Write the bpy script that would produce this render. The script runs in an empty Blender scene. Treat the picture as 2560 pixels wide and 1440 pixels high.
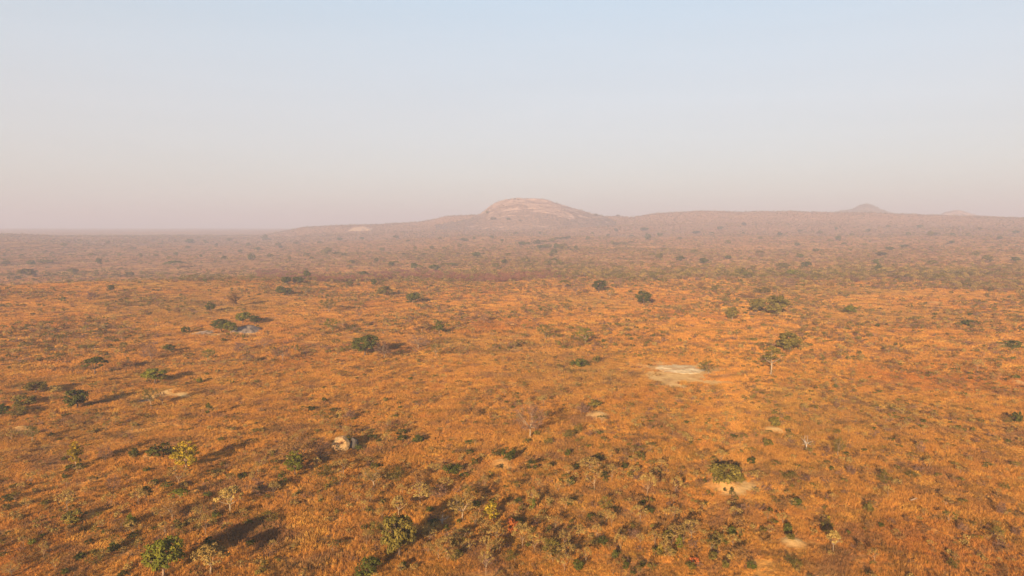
import bpy, math, random
import numpy as np

scene = bpy.context.scene
COL = scene.collection
R = math.radians

# ------------------------------------------------------------------ camera
FPX = 1707.0            # focal length in photo pixels (2560 wide) = 24 mm on 36 mm
PITCH = R(5.0)
CAM_Z = 50.0
cd = bpy.data.cameras.new("camera"); cd.lens = 24.0; cd.sensor_width = 36.0
cd.clip_start = 0.5; cd.clip_end = 40000
cam = bpy.data.objects.new("camera", cd); COL.objects.link(cam)
cam.location = (0, 0, CAM_Z); cam.rotation_euler = (R(90) - PITCH, 0, 0)
scene.camera = cam

# ------------------------------------------------------------------ light
SUN_EL = 15.0
SHADOW_AZ = 18.5        # shadows run towards this bearing (clockwise from +Y)
SUN_AZ = SHADOW_AZ + 180
world = bpy.data.worlds.new("World"); scene.world = world; world.use_nodes = True
wn = world.node_tree.nodes; wl = world.node_tree.links; wn.clear()
w_out = wn.new("ShaderNodeOutputWorld"); w_bg = wn.new("ShaderNodeBackground")
w_sky = wn.new("ShaderNodeTexSky"); w_sky.sky_type = 'NISHITA'; w_sky.sun_disc = False
w_sky.sun_elevation = R(SUN_EL); w_sky.sun_rotation = R(SUN_AZ)
w_sky.air_density = 1.0; w_sky.dust_density = 3.0; w_sky.ozone_density = 1.0; w_sky.altitude = 1000
SKY_STRENGTH = 0.125
w_bg.inputs["Strength"].default_value = SKY_STRENGTH
# high thin dust veil: the clear sky blends to a pale pinkish grey towards the horizon, the same all round
w_tc = wn.new("ShaderNodeTexCoord"); w_sep = wn.new("ShaderNodeSeparateXYZ")
w_ramp = wn.new("ShaderNodeValToRGB"); w_fac = wn.new("ShaderNodeValToRGB")
w_mix = wn.new("ShaderNodeMix"); w_mix.data_type = 'RGBA'
wl.new(w_tc.outputs["Generated"], w_sep.inputs[0])
wl.new(w_sep.outputs["Z"], w_ramp.inputs["Fac"]); wl.new(w_sep.outputs["Z"], w_fac.inputs["Fac"])
def ramp(node, stops):
    e = node.color_ramp.elements
    while len(e) > 1: e.remove(e[-1])
    e[0].position = stops[0][0]; e[0].color = stops[0][1]
    for p, c in stops[1:]:
        n = e.new(p); n.color = c
EXPO = 1.62
def srgb(r, g, b, k=2 ** -EXPO):
    f = lambda v: ((v / 255 + 0.055) / 1.055) ** 2.4 if v > 10.3 else v / 255 / 12.92
    return (f(r) * k, f(g) * k, f(b) * k, 1)
KS = 1.0
VEIL = [(0.0, srgb(205, 198, 194)), (0.07, srgb(210, 203, 199)), (0.16, srgb(212, 209, 208)), (0.25, srgb(207, 213, 217)),
        (0.34, srgb(197, 215, 227)), (0.55, srgb(150, 185, 215)), (1.0, srgb(88, 130, 180))]
ramp(w_ramp, VEIL)
ramp(w_fac, [(0.0, (0.9, 0.9, 0.9, 1)), (0.35, (0.85, 0.85, 0.85, 1)), (1.0, (0.5, 0.5, 0.5, 1))])
w_scale = wn.new("ShaderNodeMix"); w_scale.data_type = 'RGBA'; w_scale.blend_type = 'MULTIPLY'
w_scale.inputs[0].default_value = 1.0; w_scale.clamp_result = False
w_scale.inputs[7].default_value = (1 / SKY_STRENGTH,) * 3 + (1,)
wl.new(w_ramp.outputs["Color"], w_scale.inputs[6])
wl.new(w_fac.outputs["Color"], w_mix.inputs[0])
wl.new(w_sky.outputs[0], w_mix.inputs[6]); wl.new(w_scale.outputs[2], w_mix.inputs[7])
w_map = wn.new("ShaderNodeMapping"); w_map.inputs["Scale"].default_value = (1.2, 1.2, 14)
w_n = wn.new("ShaderNodeTexNoise"); w_n.inputs["Scale"].default_value = 1.6; w_n.inputs["Detail"].default_value = 5; w_n.inputs["Distortion"].default_value = 0.6
w_nr = wn.new("ShaderNodeValToRGB"); ramp(w_nr, [(0.3, (0.985, 0.984, 0.983, 1)), (0.7, (1.012, 1.011, 1.010, 1))])
w_nm = wn.new("ShaderNodeMix"); w_nm.data_type = 'RGBA'; w_nm.blend_type = 'MULTIPLY'; w_nm.inputs[0].default_value = 1.0; w_nm.clamp_result = False
wl.new(w_tc.outputs["Generated"], w_map.inputs[0]); wl.new(w_map.outputs[0], w_n.inputs["Vector"]); wl.new(w_n.outputs[0], w_nr.inputs[0])
wl.new(w_mix.outputs[2], w_nm.inputs[6]); wl.new(w_nr.outputs[0], w_nm.inputs[7])
wl.new(w_nm.outputs[2], w_bg.inputs["Color"]); wl.new(w_bg.outputs[0], w_out.inputs[0])

sd = bpy.data.lights.new("sun", 'SUN'); sd.energy = 5.0; sd.angle = R(0.6); sd.color = (1.0, 0.77, 0.50)
sun = bpy.data.objects.new("sun", sd); COL.objects.link(sun)
sun.location = (-100, -300, 200)
sun.rotation_euler = (R(90 - SUN_EL), 0, -R(SHADOW_AZ))      # light travels towards +Y turned by the shadow bearing

vs = scene.view_settings
vs.view_transform = 'Standard'; vs.look = 'None'; vs.gamma = 1; vs.use_curve_mapping = False; vs.exposure = EXPO
scene.cycles.max_bounces = 4; scene.cycles.diffuse_bounces = 2; scene.cycles.volume_bounces = 2
scene.cycles.transmission_bounces = 2; scene.cycles.transparent_max_bounces = 4; scene.cycles.use_denoising = True

# ------------------------------------------------------------------ helpers
rng = np.random.default_rng(7)

def vnoise(x, y, seed=0):
    """smooth value noise, about -1..1"""
    xi = np.floor(x).astype(np.int64); yi = np.floor(y).astype(np.int64)
    fx = x - xi; fy = y - yi
    fx = fx * fx * (3 - 2 * fx); fy = fy * fy * (3 - 2 * fy)
    def h(a, b):
        n = (a * 374761393 + b * 668265263 + seed * 1274126177) & 0xffffffff
        n = ((n ^ (n >> 13)) * 1274126177) & 0xffffffff
        return ((n ^ (n >> 16)) & 0xffff) / 32767.5 - 1
    return (h(xi, yi) * (1 - fx) + h(xi + 1, yi) * fx) * (1 - fy) + (h(xi, yi + 1) * (1 - fx) + h(xi + 1, yi + 1) * fx) * fy
def fbm(x, y, seed=0, n=4):
    s = 0; a = 1; t = 0
    for i in range(n):
        s = s + a * vnoise(x * 2 ** i, y * 2 ** i, seed + i * 17); t += a; a *= 0.5
    return s / t

def new_obj(name, mesh, parent=None):
    o = bpy.data.objects.new(name, mesh); COL.objects.link(o)
    if parent is not None: o.parent = parent
    return o
def mesh_from(name, V, F, mats=(), mi=None, smooth=False, attrs=None):
    """V (n,3); F (m,k) with k 3 or 4, or a list of such arrays"""
    Fs = F if isinstance(F, list) else [F]
    Fs = [np.asarray(f, dtype=np.int32) for f in Fs if len(f)]
    me = bpy.data.meshes.new(name)
    me.vertices.add(len(V)); me.vertices.foreach_set("co", np.asarray(V, dtype=np.float32).ravel())
    loops = np.concatenate([f.ravel() for f in Fs])
    tot = np.concatenate([np.full(len(f), f.shape[1], dtype=np.int32) for f in Fs])
    st = np.concatenate([[0], np.cumsum(tot)[:-1]]).astype(np.int32)
    me.loops.add(len(loops)); me.loops.foreach_set("vertex_index", loops)
    me.polygons.add(len(tot)); me.polygons.foreach_set("loop_start", st); me.polygons.foreach_set("loop_total", tot)
    if mi is not None: me.polygons.foreach_set("material_index", np.asarray(mi, dtype=np.int32))
    if smooth: me.polygons.foreach_set("use_smooth", np.ones(len(tot), dtype=bool))
    for k, v in (attrs or {}).items():
        a = me.attributes.new(k, 'FLOAT', 'POINT'); a.data.foreach_set("value", np.asarray(v, dtype=np.float32))
    for m in mats: me.materials.append(m)
    me.update(calc_edges=True); me.validate()
    return me
def tag(o, label=None, cat=None, group=None, kind=None):
    if label: o["label"] = label
    if cat: o["category"] = cat
    if group: o["group"] = group
    if kind: o["kind"] = kind
    return o

# ------------------------------------------------------------------ pixels and terrain
cp, sp = math.cos(PITCH), math.sin(PITCH)
def ray(px, py):
    u = (np.asarray(px, float) - 1280) / FPX; v = (720 - np.asarray(py, float)) / FPX
    X = u; Y = cp + v * sp; Z = -sp + v * cp
    h = np.hypot(X, Y)
    return X / h, Y / h, Z / h            # horizontal unit direction and slope
def project(x, y, z):
    z = z - CAM_Z
    d = y * cp - z * sp; v = y * sp + z * cp
    return 1280 + FPX * x / d, 720 - FPX * v / d, d
def zfor(r, py):                            # height that shows at photo row py at distance r (near the middle)
    return CAM_Z - r * (py - 570.7) / FPX

AZX = np.array([-900, 0, 300, 600, 900, 1200, 1500, 1800, 2100, 2400, 2560, 3500], float)
AZ = np.arctan((AZX - 1280) / FPX)
RINGS = np.array([0, 90, 200, 330, 470, 620, 800, 1000, 1400, 1900, 2400, 3000, 3700, 4700, 7000, 9500], float)
#           -900    0     300   600   900   1200  1500  1800  2100  2400  2560  3500
ZT = np.array([
    [0]*12, [0]*12,
    [0,     0,    0,    0,    0,    0,    0,    0,    0,    0,    0,    0],
    [0.5,   0.5,  0.5,  0.5,  0,    0,    0,    0,    0,    0.5,  0.5,  0],
    [3,     3,    3,    2.5,  1.0,  0,    0,    0.5,  0.5,  1.5,  2,    2],
    [7,     7.5,  8,    7,    3.5,  2.5,  2.5,  3,    3.5,  4,    4,    5],
    [-7,    -8,   -8,   -7,   -3,   0,    1,    1.5,  2,    3,    3,    5],
    [-8,    -8,   -7,   -6,   -1,   3,    3,    4,    5,    6,    6,    8],
    [0,     0,    -2,   -2,   4,    11,   12,   12,   13,   14,   15,   16],
    [22,    22,   10,   6,    15,   25,   27,   28,   28,   29,   30,   30],
    [34,    34,   20,   16,   32,   44,   56,   62,   58,   56,   56,   50],
    [30,    24,   24,   26,   62,   80,   97,   122,  116,  100,  92,   80],
    [28,    28,   28,   30,   45,   80,   90,   110,  122,  106,  95,   80],
    [38,    38,   38,   38,   40,   50,   60,   80,   90,   85,   85,   70],
    [46,    46,   46,   46,   46,   46,   46,   50,   55,   55,   55,   50],
    [50]*12], float)
for i, rr in enumerate(RINGS):
    if rr == 2400: ZT[i, 0:3] = [34, zfor(2400, 583), zfor(2400, 589)]
SKX = np.array([-900, 0, 660, 760, 870, 950, 1050, 1090, 1115, 1200, 1300, 1500, 1540, 1580, 1620, 1660, 1740, 1800, 1850, 1950, 2050, 2160, 2250, 2300, 2480, 2560, 3500], float)
SKY_ = np.array([588, 587, 588, 569, 564, 562, 556, 548, 541.5, 538, 541, 541, 541, 543, 537, 534, 533, 534, 538, 538, 535, 536, 542, 546, 549, 550, 552], float)
def smoothstep(t):
    t = np.clip(t, 0, 1); return t * t * (3 - 2 * t)
MOUNDS = []      # (x, y, radius x, radius y, height)
def height(x, y, detail=True):
    x = np.asarray(x, float); y = np.asarray(y, float)
    r = np.hypot(x, y); az = np.arctan2(x, y)
    a = np.clip(az, AZ[0], AZ[-1])
    ia = np.clip(np.searchsorted(AZ, a) - 1, 0, len(AZ) - 2); ta = (a - AZ[ia]) / (AZ[ia + 1] - AZ[ia])
    ta = ta * ta * (3 - 2 * ta)
    rc = np.clip(r, 0, RINGS[-1] - 1)
    ir = np.clip(np.searchsorted(RINGS, rc, side='right') - 1, 0, len(RINGS) - 2)
    tr = (rc - RINGS[ir]) / (RINGS[ir + 1] - RINGS[ir]); tr = tr * tr * (3 - 2 * tr) * 0.6 + tr * 0.4
    def zz(i, j):
        return ZT[i, j]
    z = (zz(ir, ia) * (1 - ta) + zz(ir, ia + 1) * ta) * (1 - tr) + (zz(ir + 1, ia) * (1 - ta) + zz(ir + 1, ia + 1) * ta) * tr
    # the far skyline ridge
    pxs = 1280 + FPX * np.tan(np.clip(az, -1.2, 1.2)); pys = np.interp(pxs, SKX, SKY_)
    zs = CAM_Z + 3000 * (570.7 - pys) / FPX
    zs = zs + 13.0 * fbm(az * 11, r * 0 + 3.3, 91, 4) * smoothstep((az - AZ[5]) / .1)
    wr = np.exp(-((r - 3000) / 330.0) ** 2)
    z = z * (1 - wr) + np.minimum(zs, z + 200) * wr
    fwd = smoothstep((np.cos(az) + 0.2) / 0.6)
    z = z * fwd
    if detail:
        k = smoothstep((r - 700) / 1300)
        z = z + 0.55 * fbm(x / 34, y / 34, 3, 3) + 0.9 * fbm(x / 110, y / 110, 9, 2) * smoothstep((r - 80) / 200)
        z = z + (5.0 * fbm(x / 330, y / 330, 21, 4)) * k * (1 - wr * 0.8)
        z = z + 1.2 * fbm(x / 60, y / 60, 33, 2) * wr
    for (mx, my, ax, ay, mh) in MOUNDS:
        q = ((x - mx) / ax) ** 2 + ((y - my) / ay) ** 2
        z = z + mh * np.exp(-q)
    return z
RS = np.concatenate([np.arange(60, 1200, 2.0), np.arange(1200, 6000, 8.0)])
def unproject(px, py):
    """where the sight line through a photo pixel meets the ground"""
    dx, dy, sl = ray(px, py)
    x = RS * dx; y = RS * dy
    g = height(x, y) - (CAM_Z + RS * sl)
    i = np.argmax(g > 0)
    if not (g > 0).any(): i = len(RS) - 1
    r = RS[i]
    if i > 0 and g[i] > 0:
        r = RS[i - 1] + (RS[i] - RS[i - 1]) * (-g[i - 1]) / (g[i] - g[i - 1] + 1e-9)
    X, Y = r * dx, r * dy
    return float(X), float(Y), float(height(X, Y))

# termite mounds and sandy rises, by where they stand in the photo: px, py of the middle, half width px, height m
mound_px = [(1810, 1212, 36, 1.7), (1258, 1160, 30, 0.8), (1495, 1042, 40, 1.0), (1985, 1362, 34, 0.7), (370, 1148, 34, 1.2),
            (45, 1076, 26, 1.2), (2515, 869, 26, 1.6), (2548, 962, 24, 1.4), (2345, 760, 22, 1.5), (2180, 836, 22, 0.7), (1940, 1078, 32, 0.8),
            (425, 982, 40, 0.5)]
for (a, b, hw, mh) in mound_px:
    X, Y, Z = unproject(a, b)
    d = project(X, Y, Z)[2]; wm = hw * d / FPX
    MOUNDS.append((X, Y + wm * 0.2, wm * 0.8, wm * 0.9, mh))
BARE = list(MOUNDS)
def add_bare(a, b, hw, asp=1.0):
    X, Y, Z = unproject(a, b); d = project(X, Y, Z)[2]; wm = hw * d / FPX
    BARE.append((X, Y, wm, wm * asp, 0))
add_bare(1700, 932, 120, 1.5); add_bare(1880, 1215, 50, 1.0); add_bare(1845, 1228, 80, .8); add_bare(1811, 1219, 36, 0.8); add_bare(1258, 1164, 30, .8); add_bare(1930, 935, 20); add_bare(425, 985, 60, 0.6)
add_bare(540, 838, 40, 0.6); add_bare(1700, 965, 40, 0.8); add_bare(620, 832, 45, 1.0); add_bare(850, 1125, 22, 1.0)
PATHS = [[(1150, 818), (1230, 812), (1340, 811), (1420, 806)], [(1700, 803), (1790, 798), (1850, 797), (1900, 801)],
         [(2120, 831), (2150, 829), (2215, 829), (2280, 833)], [(1240, 566), (1241, 567)]][:3]
paths_w = []
for P in PATHS:
    pts = []
    for (a, b), (c, d) in zip(P[:-1], P[1:]):
        for t in np.linspace(0, 1, 6, endpoint=False): pts.append(unproject(a + (c - a) * t, b + (d - b) * t)[:2])
    paths_w.append(np.array(pts))
def bareness(x, y):
    b = np.zeros_like(x)
    for (mx, my, ax, ay, mh) in BARE:
        q = ((x - mx) / ax) ** 2 + ((y - my) / ay) ** 2
        b = np.maximum(b, np.exp(-q * 0.9))
    b = b * (1 + 1.0 * fbm(x / 3.2, y / 3.2, 71, 4))
    for P in paths_w:
        dd = np.min(np.hypot(x[:, None] - P[None, :, 0], y[:, None] - P[None, :, 1]), axis=1) if len(x) < 2000000 else 0
        b = np.maximum(b, np.where(dd < 1.6, 0.9, 0))
    return b

# ------------------------------------------------------------------ materials
def mat(name):
    m = bpy.data.materials.new(name); m.use_nodes = True; m.node_tree.nodes.clear(); return m
def N(m, t, **k):
    n = m.node_tree.nodes.new(t)
    for a, b in k.items(): setattr(n, a, b)
    return n
def L(m, a, b): m.node_tree.links.new(a, b)
def noise_node(m, scale, detail=4, rough=0.6, vec=None, dist=0):
    n = N(m, "ShaderNodeTexNoise"); n.inputs["Scale"].default_value = scale; n.inputs["Detail"].default_value = detail
    n.inputs["Roughness"].default_value = rough; n.inputs["Distortion"].default_value = dist
    if vec is not None: L(m, vec, n.inputs["Vector"])
    return n
def rmp(m, fac, stops, interp='LINEAR'):
    n = N(m, "ShaderNodeValToRGB"); n.color_ramp.interpolation = interp; ramp(n, stops); L(m, fac, n.inputs["Fac"]); return n
def mixc(m, fac, a, b, mode='MIX'):
    n = N(m, "ShaderNodeMix", data_type='RGBA', blend_type=mode)
    for s, v in ((0, fac), (6, a), (7, b)):
        if hasattr(v, "links") or isinstance(v, bpy.types.NodeSocket): L(m, v, n.inputs[s])
        else: n.inputs[s].default_value = v if s == 0 else ((*v, 1) if len(v) == 3 else v)
    return n.outputs[2]
def world_pos(m): return N(m, "ShaderNodeNewGeometry").outputs["Position"]

# grass colours over the plain: rust red, straw orange, golden, by broad patches
C_RUST = (0.45, 0.170, 0.038); C_STRAW = (0.51, 0.228, 0.047); C_GOLD = (0.60, 0.325, 0.075); C_BROWN = (0.27, 0.130, 0.052); C_OLIVE = (0.26, 0.180, 0.058)
def plain_colour(m):
    P = world_pos(m)
    n1 = noise_node(m, 0.016, 5, 0.62, P, 0.4); n2 = noise_node(m, 0.085, 4, 0.65, P, 0.6)
    n3 = noise_node(m, 0.006, 3, 0.5, P)
    c = rmp(m, n1.outputs[0], [(0.30, (*C_RUST, 1)), (0.46, (*C_STRAW, 1)), (0.60, (*C_STRAW, 1)), (0.74, (*C_GOLD, 1))]).outputs[0]
    f2 = rmp(m, n2.outputs[0], [(0.36, (0.85, 0.85, 0.85, 1)), (0.50, (0, 0, 0, 1))]).outputs[0]
    c = mixc(m, f2, c, C_BROWN)
    f3 = rmp(m, n3.outputs[0], [(0.50, (0, 0, 0, 1)), (0.66, (0.45, 0.45, 0.45, 1))]).outputs[0]
    c = mixc(m, f3, c, C_OLIVE)
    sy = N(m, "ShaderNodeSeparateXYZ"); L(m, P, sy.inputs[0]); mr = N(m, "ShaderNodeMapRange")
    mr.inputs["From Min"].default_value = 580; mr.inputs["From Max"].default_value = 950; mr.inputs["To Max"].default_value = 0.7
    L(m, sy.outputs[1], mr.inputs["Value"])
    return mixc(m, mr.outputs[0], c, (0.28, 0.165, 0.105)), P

def leaf_mat(name, cols, var=0.5, trans=0.25, rough=0.75, spatial=None):
    """foliage: colour differs from leaf to leaf and plant to plant"""
    m = mat(name)
    at = N(m, "ShaderNodeAttribute", attribute_name="v"); oi = N(m, "ShaderNodeObjectInfo")
    c = rmp(m, at.outputs["Fac"], [(i / max(1, len(cols) - 1), (*cc, 1)) for i, cc in enumerate(cols)]).outputs[0]
    lo, hi = 1 - var * 0.5, 1 + var * 0.5
    v = rmp(m, oi.outputs["Random"], [(0, (lo * 1.05, lo, lo, 1)), (0.5, (1, 1, 1, 1)), (1, (hi, hi, hi * 0.95, 1))]).outputs[0]
    c = mixc(m, 1.0, c, v, 'MULTIPLY')
    d = N(m, "ShaderNodeBsdfDiffuse"); t = N(m, "ShaderNodeBsdfTranslucent"); mx = N(m, "ShaderNodeMixShader"); o = N(m, "ShaderNodeOutputMaterial")
    L(m, c, d.inputs[0]); L(m, c, t.inputs[0]); mx.inputs[0].default_value = trans
    L(m, d.outputs[0], mx.inputs[1]); L(m, t.outputs[0], mx.inputs[2]); L(m, mx.outputs[0], o.inputs[0])
    return m
M = {}
M['dark'] = leaf_mat("leaf_dark_green", [(0.032, 0.036, 0.008), (0.064, 0.066, 0.012), (0.115, 0.108, 0.019)])
M['green'] = leaf_mat("leaf_green", [(0.055, 0.062, 0.009), (0.11, 0.11, 0.014), (0.21, 0.175, 0.020)])
M['yellow'] = leaf_mat("leaf_yellow", [(0.11, 0.09, 0.010), (0.28, 0.19, 0.016), (0.50, 0.31, 0.022)])
M['olive'] = leaf_mat("leaf_olive", [(0.055, 0.044, 0.010), (0.115, 0.088, 0.018), (0.20, 0.145, 0.032)])
M['pale'] = leaf_mat("leaf_pale_dry", [(0.13, 0.082, 0.022), (0.26, 0.165, 0.046), (0.39, 0.26, 0.075)], var=0.35)
M['brown'] = leaf_mat("leaf_brown", [(0.10, 0.050, 0.018), (0.21, 0.105, 0.032), (0.32, 0.165, 0.05)])
M['purple'] = leaf_mat("twig_purple_brown", [(0.09, 0.048, 0.03), (0.17, 0.09, 0.055), (0.27, 0.145, 0.085)])
M['maroon'] = leaf_mat("twig_red_brown", [(0.10, 0.040, 0.026), (0.19, 0.075, 0.048), (0.29, 0.12, 0.08)])
M['rust'] = leaf_mat("leaf_rust", [(0.28, 0.08, 0.02), (0.42, 0.12, 0.03), (0.5, 0.17, 0.04)])
M['red'] = leaf_mat("leaf_red", [(0.30, 0.07, 0.02), (0.42, 0.11, 0.03), (0.52, 0.16, 0.04)])
def bark(name, a, b, sc):
    m = mat(name); tc = N(m, "ShaderNodeTexCoord")
    n = noise_node(m, sc, 4, 0.7, tc.outputs["Object"]); c = rmp(m, n.outputs[0], [(0.35, (*a, 1)), (0.65, (*b, 1))])
    d = N(m, "ShaderNodeBsdfPrincipled"); d.inputs["Roughness"].default_value = 0.9; d.inputs["Specular IOR Level"].default_value = 0.1
    o = N(m, "ShaderNodeOutputMaterial"); L(m, c.outputs[0], d.inputs["Base Color"]); L(m, d.outputs[0], o.inputs[0]); return m
M['bark_dark'] = bark("bark_dark", (0.05, 0.032, 0.022), (0.13, 0.085, 0.055), 14)
M['bark_pale'] = bark("bark_pale", (0.17, 0.115, 0.07), (0.33, 0.235, 0.145), 14)
M['bark_mid'] = bark("bark_brown", (0.14, 0.085, 0.05), (0.30, 0.20, 0.12), 14)
M['deadwood'] = bark("dead_wood", (0.24, 0.19, 0.14), (0.42, 0.34, 0.27), 14)

# grass blades
def grass_mat():
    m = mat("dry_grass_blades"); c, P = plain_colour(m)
    at = N(m, "ShaderNodeAttribute", attribute_name="v")
    v = rmp(m, at.outputs["Fac"], [(0, (0.42, 0.41, 0.44, 1)), (0.22, (0.68, 0.66, 0.64, 1)), (0.55, (1.0, 0.98, 0.94, 1)), (0.8, (1.18, 1.18, 1.12, 1)), (1, (1.4, 1.5, 1.5, 1))]).outputs[0]
    c = mixc(m, 1.0, c, v, 'MULTIPLY')
    oi = N(m, "ShaderNodeObjectInfo")
    w = rmp(m, oi.outputs["Random"], [(0, (0.50, 0.56, 0.62, 1)), (0.12, (0.62, 0.72, 0.70, 1)), (0.25, (0.95, 0.93, 0.95, 1)), (0.8, (1.05, 1.02, 1, 1)), (1, (1.2, 1.38, 1.3, 1))]).outputs[0]
    c = mixc(m, 1.0, c, w, 'MULTIPLY')
    d = N(m, "ShaderNodeBsdfDiffuse"); t = N(m, "ShaderNodeBsdfTranslucent"); mx = N(m, "ShaderNodeMixShader"); o = N(m, "ShaderNodeOutputMaterial")
    mx.inputs[0].default_value = 0.3
    L(m, c, d.inputs[0]); L(m, c, t.inputs[0]); L(m, d.outputs[0], mx.inputs[1]); L(m, t.outputs[0], mx.inputs[2]); L(m, mx.outputs[0], o.inputs[0])
    return m
M['grass'] = grass_mat()
def ground_mat():
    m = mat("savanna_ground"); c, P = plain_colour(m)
    # fine mottling of tufts, litter and bare soil, at several sizes so it holds at every distance
    for sc, lo in ((0.9, 0.55), (0.22, 0.62), (0.05, 0.75)):
        n = noise_node(m, sc, 5, 0.7, P, 0.5)
        c = mixc(m, 1.0, c, rmp(m, n.outputs[0], [(0.34, (lo, lo * 0.93, lo * 0.95, 1)), (0.62, (1.2, 1.2, 1.2, 1))]).outputs[0], 'MULTIPLY')
    b = N(m, "ShaderNodeAttribute", attribute_name="bare")
    ns = noise_node(m, 0.5, 4, 0.7, P)
    sand = rmp(m, ns.outputs[0], [(0.3, (0.54, 0.29, 0.09, 1)), (0.7, (0.74, 0.45, 0.17, 1))]).outputs[0]
    bf = rmp(m, b.outputs["Fac"], [(0.18, (0, 0, 0, 1)), (1.0, (0.95, 0.95, 0.95, 1))]).outputs[0]
    c = mixc(m, bf, c, sand)
    d = N(m, "ShaderNodeBsdfDiffuse"); o = N(m, "ShaderNodeOutputMaterial")
    bn = noise_node(m, 0.8, 6, 0.75, P); bp = N(m, "ShaderNodeBump"); bp.inputs["Strength"].default_value = 0.7; bp.inputs["Distance"].default_value = 0.6
    L(m, bn.outputs[0], bp.inputs["Height"]); L(m, bp.outputs[0], d.inputs["Normal"])
    L(m, c, d.inputs[0]); L(m, d.outputs[0], o.inputs[0]); return m
M['ground'] = ground_mat()
def granite(name, a, b, veg=None, sc=0.5, stain=None, foot=None):
    m = mat(name); P = world_pos(m)
    n = noise_node(m, sc, 6, 0.65, P, 0.5); c = rmp(m, n.outputs[0], [(0.3, (*a, 1)), (0.7, (*b, 1))]).outputs[0]
    if stain:
        n4 = noise_node(m, sc * 0.6, 4, 0.6, P, 1.0)
        c = mixc(m, rmp(m, n4.outputs[0], [(0.52, (0, 0, 0, 1)), (0.62, (0.8, 0.8, 0.8, 1))]).outputs[0], c, stain)
    if veg:
        mp = N(m, "ShaderNodeMapping"); mp.inputs["Scale"].default_value = (0.35, 1, 1.6); L(m, P, mp.inputs[0])
        n2 = noise_node(m, 0.022, 6, 0.68, mp.outputs[0], 1.2)
        f = rmp(m, n2.outputs[0], [(0.40, (0, 0, 0, 1)), (0.52, (1, 1, 1, 1))]).outputs[0]
        if foot:
            sz = N(m, "ShaderNodeSeparateXYZ"); L(m, P, sz.inputs[0])
            mr = N(m, "ShaderNodeMapRange"); mr.inputs["From Min"].default_value = foot[0]; mr.inputs["From Max"].default_value = foot[1]
            mr.inputs["To Min"].default_value = 0.13; mr.inputs["To Max"].default_value = -0.07; L(m, sz.outputs[2], mr.inputs["Value"])
            ad = N(m, "ShaderNodeMath", operation='ADD'); L(m, n2.outputs[0], ad.inputs[0]); L(m, mr.outputs[0], ad.inputs[1])
            f = rmp(m, ad.outputs[0], [(0.49, (0, 0, 0, 1)), (0.55, (1, 1, 1, 1))]).outputs[0]
        n3 = noise_node(m, 0.12, 4, 0.7, P)
        vc = rmp(m, n3.outputs[0], [(0.35, (*veg[0], 1)), (0.65, (*veg[1], 1))]).outputs[0]
        c = mixc(m, f, c, vc)
    d = N(m, "ShaderNodeBsdfDiffuse"); o = N(m, "ShaderNodeOutputMaterial")
    bn = noise_node(m, sc * 1.5, 6, 0.7, P); bp = N(m, "ShaderNodeBump"); bp.inputs["Strength"].default_value = 0.8; bp.inputs["Distance"].default_value = 0.25 / sc
    L(m, bn.outputs[0], bp.inputs["Height"]); L(m, bp.outputs[0], d.inputs["Normal"])
    L(m, c, d.inputs[0]); L(m, d.outputs[0], o.inputs[0]); return m
M['hill'] = granite("granite_hill_rock", (0.21, 0.125, 0.088), (0.47, 0.295, 0.215), ((0.09, 0.056, 0.036), (0.24, 0.14, 0.09)), 0.03, None, (70, 155))
M['hill_veg'] = granite("wooded_hill_slope", (0.22, 0.13, 0.08), (0.32, 0.19, 0.12), ((0.10, 0.08, 0.045), (0.18, 0.11, 0.07)), 0.03)
M['boulder'] = granite("boulder_stone", (0.32, 0.18, 0.07), (0.56, 0.36, 0.16), None, 0.7, (0.20, 0.07, 0.025))
M['darkrock'] = granite("grey_stone", (0.045, 0.037, 0.03), (0.10, 0.08, 0.065), None, 0.9)
M['slab'] = granite("pale_slab_stone", (0.34, 0.21, 0.09), (0.85, 0.62, 0.34), None, 0.30, (0.45, 0.22, 0.07))
M['outcrop'] = granite("outcrop_stone", (0.26, 0.16, 0.10), (0.50, 0.33, 0.21), None, 0.05)
M['dome'] = granite("shaded_dome_stone", (0.07, 0.058, 0.052), (0.24, 0.17, 0.12), None, 0.5)
# rock dome stone is dark all over: its face's shade is put into the colour

# ------------------------------------------------------------------ ground
azs = np.concatenate([np.linspace(-180, -60, 31)[:-1], np.linspace(-60, 60, 521), np.linspace(60, 180, 31)[1:-1]])
rads = np.concatenate([[8, 20, 35, 50, 60], 66 * (9400 / 66) ** (np.linspace(0, 1, 430))])
A, RR = np.meshgrid(np.radians(azs), rads); gx = (RR * np.sin(A)).ravel(); gy = (RR * np.cos(A)).ravel()
gz = height(gx, gy)
na, nr = len(azs), len(rads)
idx = np.arange(na * nr).reshape(nr, na)
f = np.stack([idx[:-1], np.roll(idx, -1, 1)[:-1], np.roll(idx, -1, 1)[1:], idx[1:]], -1).reshape(-1, 4)
V = np.stack([gx, gy, gz], 1); V = np.vstack([V, [[0, 0, float(height(0.0, 0.0))]]])
ctr = len(V) - 1
ft = np.stack([np.full(na, ctr), np.roll(idx[0], -1), idx[0]], -1)
near = RR.ravel() < 1000; bare = np.zeros(na * nr); bare[near] = bareness(gx[near], gy[near])
me = mesh_from("ground", V, [f[:, ::-1], ft], [M['ground']], smooth=True, attrs={"bare": np.append(bare, 0)})
ground = new_obj("ground", me); tag(ground, "orange dry savanna plain running out to the horizon", kind='structure')

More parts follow.
